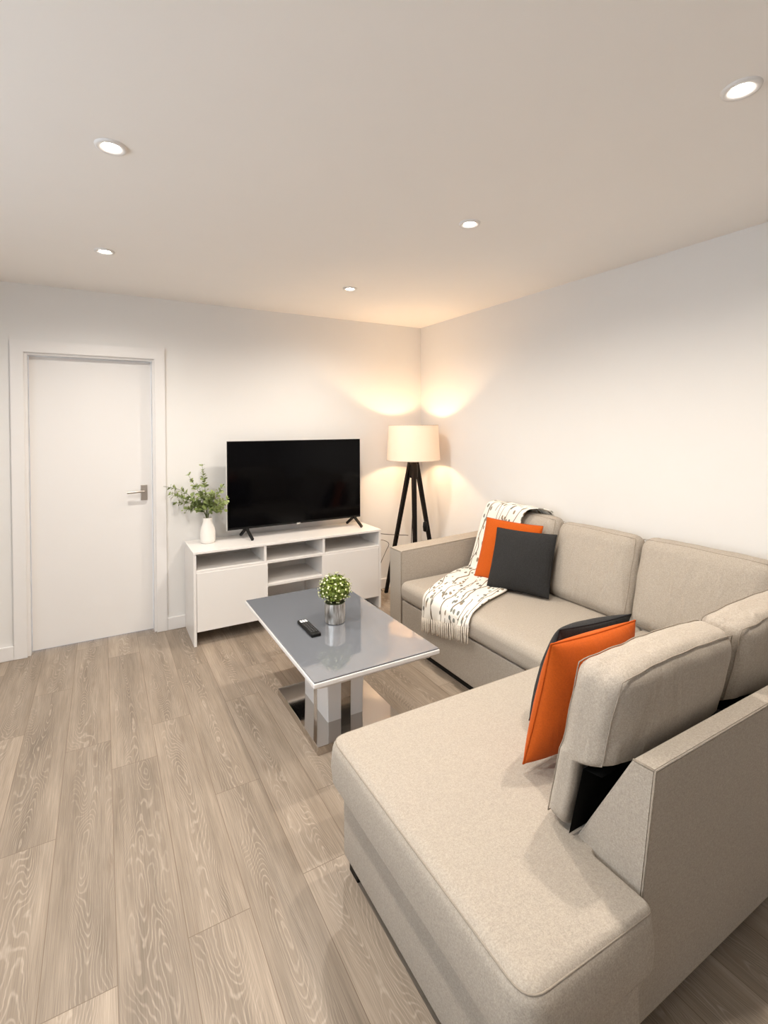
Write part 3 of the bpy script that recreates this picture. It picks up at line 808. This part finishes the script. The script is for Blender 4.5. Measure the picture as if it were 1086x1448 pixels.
# near cushions leaning on the short back: front faces away from the camera (+y)
UPN = Vector((0, -.150, .45))
def near_cushion(xa, xb, yb_, T):
    # thick upper roll overhanging a thinner lower part, with black fabric under the roll
    prof_f = lambda z: yb_ - .02 - (z - .45) * .26
    hx = (xb - xa) / 2
    sd = rnd.uniform(0, 40)
    zlo, zhi = SEAT + .006, .925
    def fn(p):
        a = p.x / hx; c = p.z / .255; f = (c + 1) / 2
        z = zlo + (zhi - zlo) * f
        z = min(z, zhi) - .018 * (a * a) * f
        kk = max(0, 1 - abs(a) ** 3) * max(0, 1 - abs(c) ** 3)
        front = yb_ - (z - zlo) * .22 + .030 * kk
        # thickness: lower part slim, upper roll deep
        s = min(1, max(0, (z - .655) / .02)); s = s * s * (3 - 2 * s)
        th = (.072 + .055 * s) + .05 * kk * s
        tt = (p.y / .08 + 1) / 2          # 0 back .. 1 front
        y = front - th * (1 - tt)
        edge = (abs(a) ** 3 + abs(c) ** 3) / 2
        x = (xa + xb) / 2 + p.x * (1 + .015 * (1 - c * c))
        if a > 0: x -= .045 * (1 - tt) * a ** 3
        nz = Vector((mnoise.noise(Vector((x * 18 + sd, z * 10, y * 10))), mnoise.noise(Vector((x * 14 + sd + 7, z * 14, y * 6))), mnoise.noise(Vector((x * 16 + sd, z * 14 + 5, y * 10))))) * .0045 * (.4 + edge)
        return Vector((x, y, z)) + nz
    o = obj('back_cushion', rbox_grid(hx, .08, .255, .050, fn, 30), FC, sf, smooth=True)
    bm = bmesh.new(); e = .012
    for sgn in (-1, 1):
        loop = []; X, Z, Y = hx - e, .255 - e, sgn * (.08 - e); m_ = 30
        for i in range(m_): loop.append(Vector((-X + 2 * X * i / m_, Y, -Z)))
        for i in range(m_): loop.append(Vector((X, Y, -Z + 2 * Z * i / m_)))
        for i in range(m_): loop.append(Vector((X - 2 * X * i / m_, Y, Z)))
        for i in range(m_): loop.append(Vector((-X, Y, Z - 2 * Z * i / m_)))
        if sgn < 0: loop = loop[m_ + 12:m_ * 3 + m_ - 12]
        tube(bm, [fn(q) for q in loop], .0016, 6, closed=sgn > 0)
    obj('piping', bm, M['seam'], o, smooth=True)
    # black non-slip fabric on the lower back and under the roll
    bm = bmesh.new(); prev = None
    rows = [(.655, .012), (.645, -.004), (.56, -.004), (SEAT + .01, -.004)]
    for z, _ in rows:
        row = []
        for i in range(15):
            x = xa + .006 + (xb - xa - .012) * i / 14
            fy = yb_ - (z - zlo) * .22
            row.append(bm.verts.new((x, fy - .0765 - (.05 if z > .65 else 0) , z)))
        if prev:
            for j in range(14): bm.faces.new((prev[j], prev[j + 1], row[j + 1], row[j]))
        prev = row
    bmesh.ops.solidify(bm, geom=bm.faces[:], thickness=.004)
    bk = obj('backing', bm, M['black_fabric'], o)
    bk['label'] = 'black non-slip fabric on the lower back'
    return o
near_cushion(-1.628, -1.075, -2.980, .16)
near_cushion(-1.070, -.42, -2.975, .16)

# ------------------------------------------------------------------ throw pillows
def pillow(name_label, cat, BL, BR, TR, TL, tf, tb, mat, piping_mat, gap=(0, 0, 0, 0)):
    EYE = Vector((-2.6323, -3.8954, 1.4859))
    BL, BR, TR, TL = [Vector(q) + (EYE - Vector(q)).normalized() * g for q, g in zip((BL, BR, TR, TL), gap)]
    nrm = (BR - BL).cross(TL - BL).normalized()      # points to the viewer of the front
    n = 26; bm = bmesh.new(); sd = rnd.uniform(0, 30)
    def pos(u, v_, side):
        a, c = 2 * u - 1, 2 * v_ - 1
        p = BL * (1 - u) * (1 - v_) + BR * u * (1 - v_) + TR * u * v_ + TL * (1 - u) * v_
        mid = (BL + BR + TR + TL) / 4
        p = mid + (p - mid) * (1 - .035 * ((1 - a * a) * c * c + (1 - c * c) * a * a))
        k = (max(0, 1 - a * a) * max(0, 1 - c * c)) ** .42
        t_ = (tf if side > 0 else -tb) * k
        t_ += .004 * mnoise.noise(Vector((a * 2.2 + sd, c * 2.2, side))) * k
        q = p + nrm * t_
        return q
    G = {}
    for side in (1, -1):
        for i in range(n + 1):
            for j in range(n + 1):
                ei = i in (0, n) or j in (0, n)
                key = (i, j, 0 if ei else side)
                if key not in G:
                    f = lambda x: .5 - .5 * math.cos(PI * x / n)
                    G[key] = bm.verts.new(pos(f(i), f(j), side))
        for i in range(n):
            for j in range(n):
                q = []
                for ii, jj in ((i, j), (i + 1, j), (i + 1, j + 1), (i, j + 1)):
                    e = ii in (0, n) or jj in (0, n); q.append(G[(ii, jj, 0 if e else side)])
                bm.faces.new(q if side > 0 else q[::-1])
    cen = (BL + BR + TR + TL) / 4
    root = obj('throw_pillow', bm, mat, smooth=True)
    m_ = root.data; base = Vector((cen.x, cen.y, BL.z))
    for v in m_.vertices: v.co -= base
    root.location = base
    tag(root, name_label, cat, 'throw pillows on the corner sofa')
    bm = bmesh.new(); loop = []
    for i in range(n): loop.append(pos(.5 - .5 * math.cos(PI * i / n), 0, 1))
    for i in range(n): loop.append(pos(1, .5 - .5 * math.cos(PI * i / n), 1))
    for i in range(n): loop.append(pos(.5 + .5 * math.cos(PI * i / n), 1, 1))
    for i in range(n): loop.append(pos(0, .5 + .5 * math.cos(PI * i / n), 1))
    tube(bm, loop, .0028, 6, closed=True)
    obj('piping', bm, piping_mat, root, smooth=True)
    return root
M['orange_seam'] = fabric('orange_seam', (.42, .07, .006), .1, 300., .2, .0)
M['charcoal_seam'] = fabric('charcoal_seam', (.018, .018, .02), .2, 300., .3, .0)
pillow('charcoal square pillow propped on the cream throw in front of an orange pillow', 'pillow', (-.525, -1.514, .465), (-.366, -1.868, .460), (-.217, -1.801, .806), (-.375, -1.448, .807), .065, .045, M['charcoal'], M['charcoal_seam'], (.02, .02, .05, .05))
pillow('orange pillow leaning on the cream throw behind the charcoal pillow', 'pillow', (-.461, -1.319, .468), (-.342, -1.711, .468), (-.197, -1.673, .835), (-.315, -1.281, .841), .045, .025, M['orange'], M['orange_seam'], (.01, .02, .07, .05))
pillow('orange pillow seen from its back, against the near cushion on the chaise', 'pillow', (-1.147, -2.821, .462), (-1.548, -2.829, .470), (-1.532, -2.92, .861), (-1.131, -2.912, .846), .062, .075, M['orange'], M['orange_seam'])
pillow('charcoal pillow mostly hidden behind the nearer orange pillow on the chaise', 'pillow', (-.998, -2.695, .462), (-1.362, -2.675, .465), (-1.343, -2.789, .815), (-.985, -2.80, .80), .085, .03, M['charcoal'], M['charcoal_seam'])

# ------------------------------------------------------------------ throw blanket
LR = [(-.075, -1.215, .80), (-.085, -1.21, .88), (-.125, -1.205, .925), (-.185, -1.20, .932), (-.238, -1.19, .905), (-.275, -1.165, .77), (-.318, -1.15, .60), (-.352, -1.13, .48), (-.40, -1.125, .468), (-.52, -1.165, .468), (-.725, -1.28, .466), (-.875, -1.375, .460), (-.922, -1.382, .42), (-.930, -1.380, .35), (-.932, -1.379, .300)]
RR = [(-.075, -1.69, .80), (-.085, -1.68, .88), (-.125, -1.66, .925), (-.185, -1.60, .932), (-.238, -1.56, .905), (-.275, -1.54, .77), (-.318, -1.54, .60), (-.352, -1.56, .48), (-.40, -1.60, .468), (-.507, -1.665, .468), (-.71, -1.735, .467), (-.855, -1.80, .462), (-.912, -1.825, .438), (-.929, -1.832, .415), (-.932, -1.833, .395)]
LS, RS = spline(LR, 6), spline(RR, 6); nb = 30
bm = bmesh.new(); uvl = bm.loops.layers.uv.new('UVMap'); grid = []; acc = 0.
for i, (a, c) in enumerate(zip(LS, RS)):
    if i: acc += ((a + c) / 2 - (LS[i - 1] + RS[i - 1]) / 2).length
    row = []
    for j in range(nb + 1):
        f = j / nb; p = a.lerp(c, f)
        s = i / (len(LS) - 1)
        rip = .0055 * math.sin(f * 17 + 3 * math.sin(s * 6)) * (.35 + .65 * s) + .003 * mnoise.noise(Vector((f * 9, s * 14, 2)))
        tng = (LS[min(i + 1, len(LS) - 1)] - LS[max(i - 1, 0)]).normalized(); nr = Vector((tng.z, 0, -tng.x))
        if nr.z < 0 and abs(nr.z) > abs(nr.x): nr = -nr
        if nr.x > 0 and abs(nr.x) >= abs(nr.z) and s > .25: nr = -nr
        row.append((bm.verts.new(p + nr * (rip + .003)), f, acc))
    grid.append(row)
for i in range(len(grid) - 1):
    for j in range(nb):
        q = (grid[i][j], grid[i][j + 1], grid[i + 1][j + 1], grid[i + 1][j])
        fc = bm.faces.new([x[0] for x in q])
        for l, x in zip(fc.loops, q): l[uvl].uv = (x[1], x[2])
last = [x[0].co.copy() for x in grid[-1]]
blk = obj('throw_blanket', bm, M['blanket'], smooth=True)
so = blk.modifiers.new('thickness', 'SOLIDIFY'); so.thickness = .005; so.offset = 0
tag(blk, 'cream fringed throw printed with twigs, draped over the sofa seat and back', 'blanket')
bm = bmesh.new()
for k in range(31):
    f = (k + .5) / 31; j = min(nb - 1, int(f * nb)); p = last[j].lerp(last[j + 1], f * nb - j)
    ln = rnd.uniform(.078, .092)
    s = rnd.uniform(-.006, .006)
    tube(bm, [p + Vector((0, 0, .004)), p + Vector((-.003, s * .4, -ln * .4)), p + Vector((-.001, s, -ln * .8)), p + Vector((-.001 + rnd.uniform(-.003, .001), s * 1.2, -ln))], .0042, 6, r_end=.0034)
obj('fringe', bm, M['fringe'], blk, smooth=True)

# ------------------------------------------------------------------ daylight, camera
w = bpy.data.worlds.new('daylight'); sc.world = w; w.use_nodes = True
bg = w.node_tree.nodes['Background']; bg.inputs[0].default_value = (.84, .91, 1., 1); bg.inputs[1].default_value = 3.5

F_, CXP, CYP = 698.14, 543.70, 610.75
cam = bpy.data.cameras.new('camera'); co = bpy.data.objects.new('camera', cam); COL.objects.link(co)
cam.sensor_fit = 'VERTICAL'; cam.sensor_height = 36.; cam.lens = 36. * F_ / 1448.
cam.shift_x = (543 - CXP) / 1448.; cam.shift_y = (CYP - 724) / 1448.
yaw, pitch, roll = -.5202, -.0141, -.0043
f = Vector((-math.sin(yaw) * math.cos(pitch), math.cos(yaw) * math.cos(pitch), math.sin(pitch)))
r = Vector((math.cos(yaw), math.sin(yaw), 0)); u = r.cross(f)
c_, s_ = math.cos(roll), math.sin(roll); r2_, u2_ = c_ * r + s_ * u, -s_ * r + c_ * u
co.matrix_world = Matrix(((r2_.x, u2_.x, -f.x, -2.6323), (r2_.y, u2_.y, -f.y, -3.8954), (r2_.z, u2_.z, -f.z, 1.4859), (0, 0, 0, 1)))
cam.clip_start = .05
sc.camera = co
sc.cycles.use_denoising = True
sc.cycles.max_bounces = 10; sc.cycles.diffuse_bounces = 6
sc.cycles.sample_clamp_indirect = 6.
vs = sc.view_settings
vs.view_transform = 'Standard'; vs.look = 'None'; vs.exposure = .42; vs.gamma = 1.; vs.use_curve_mapping = False
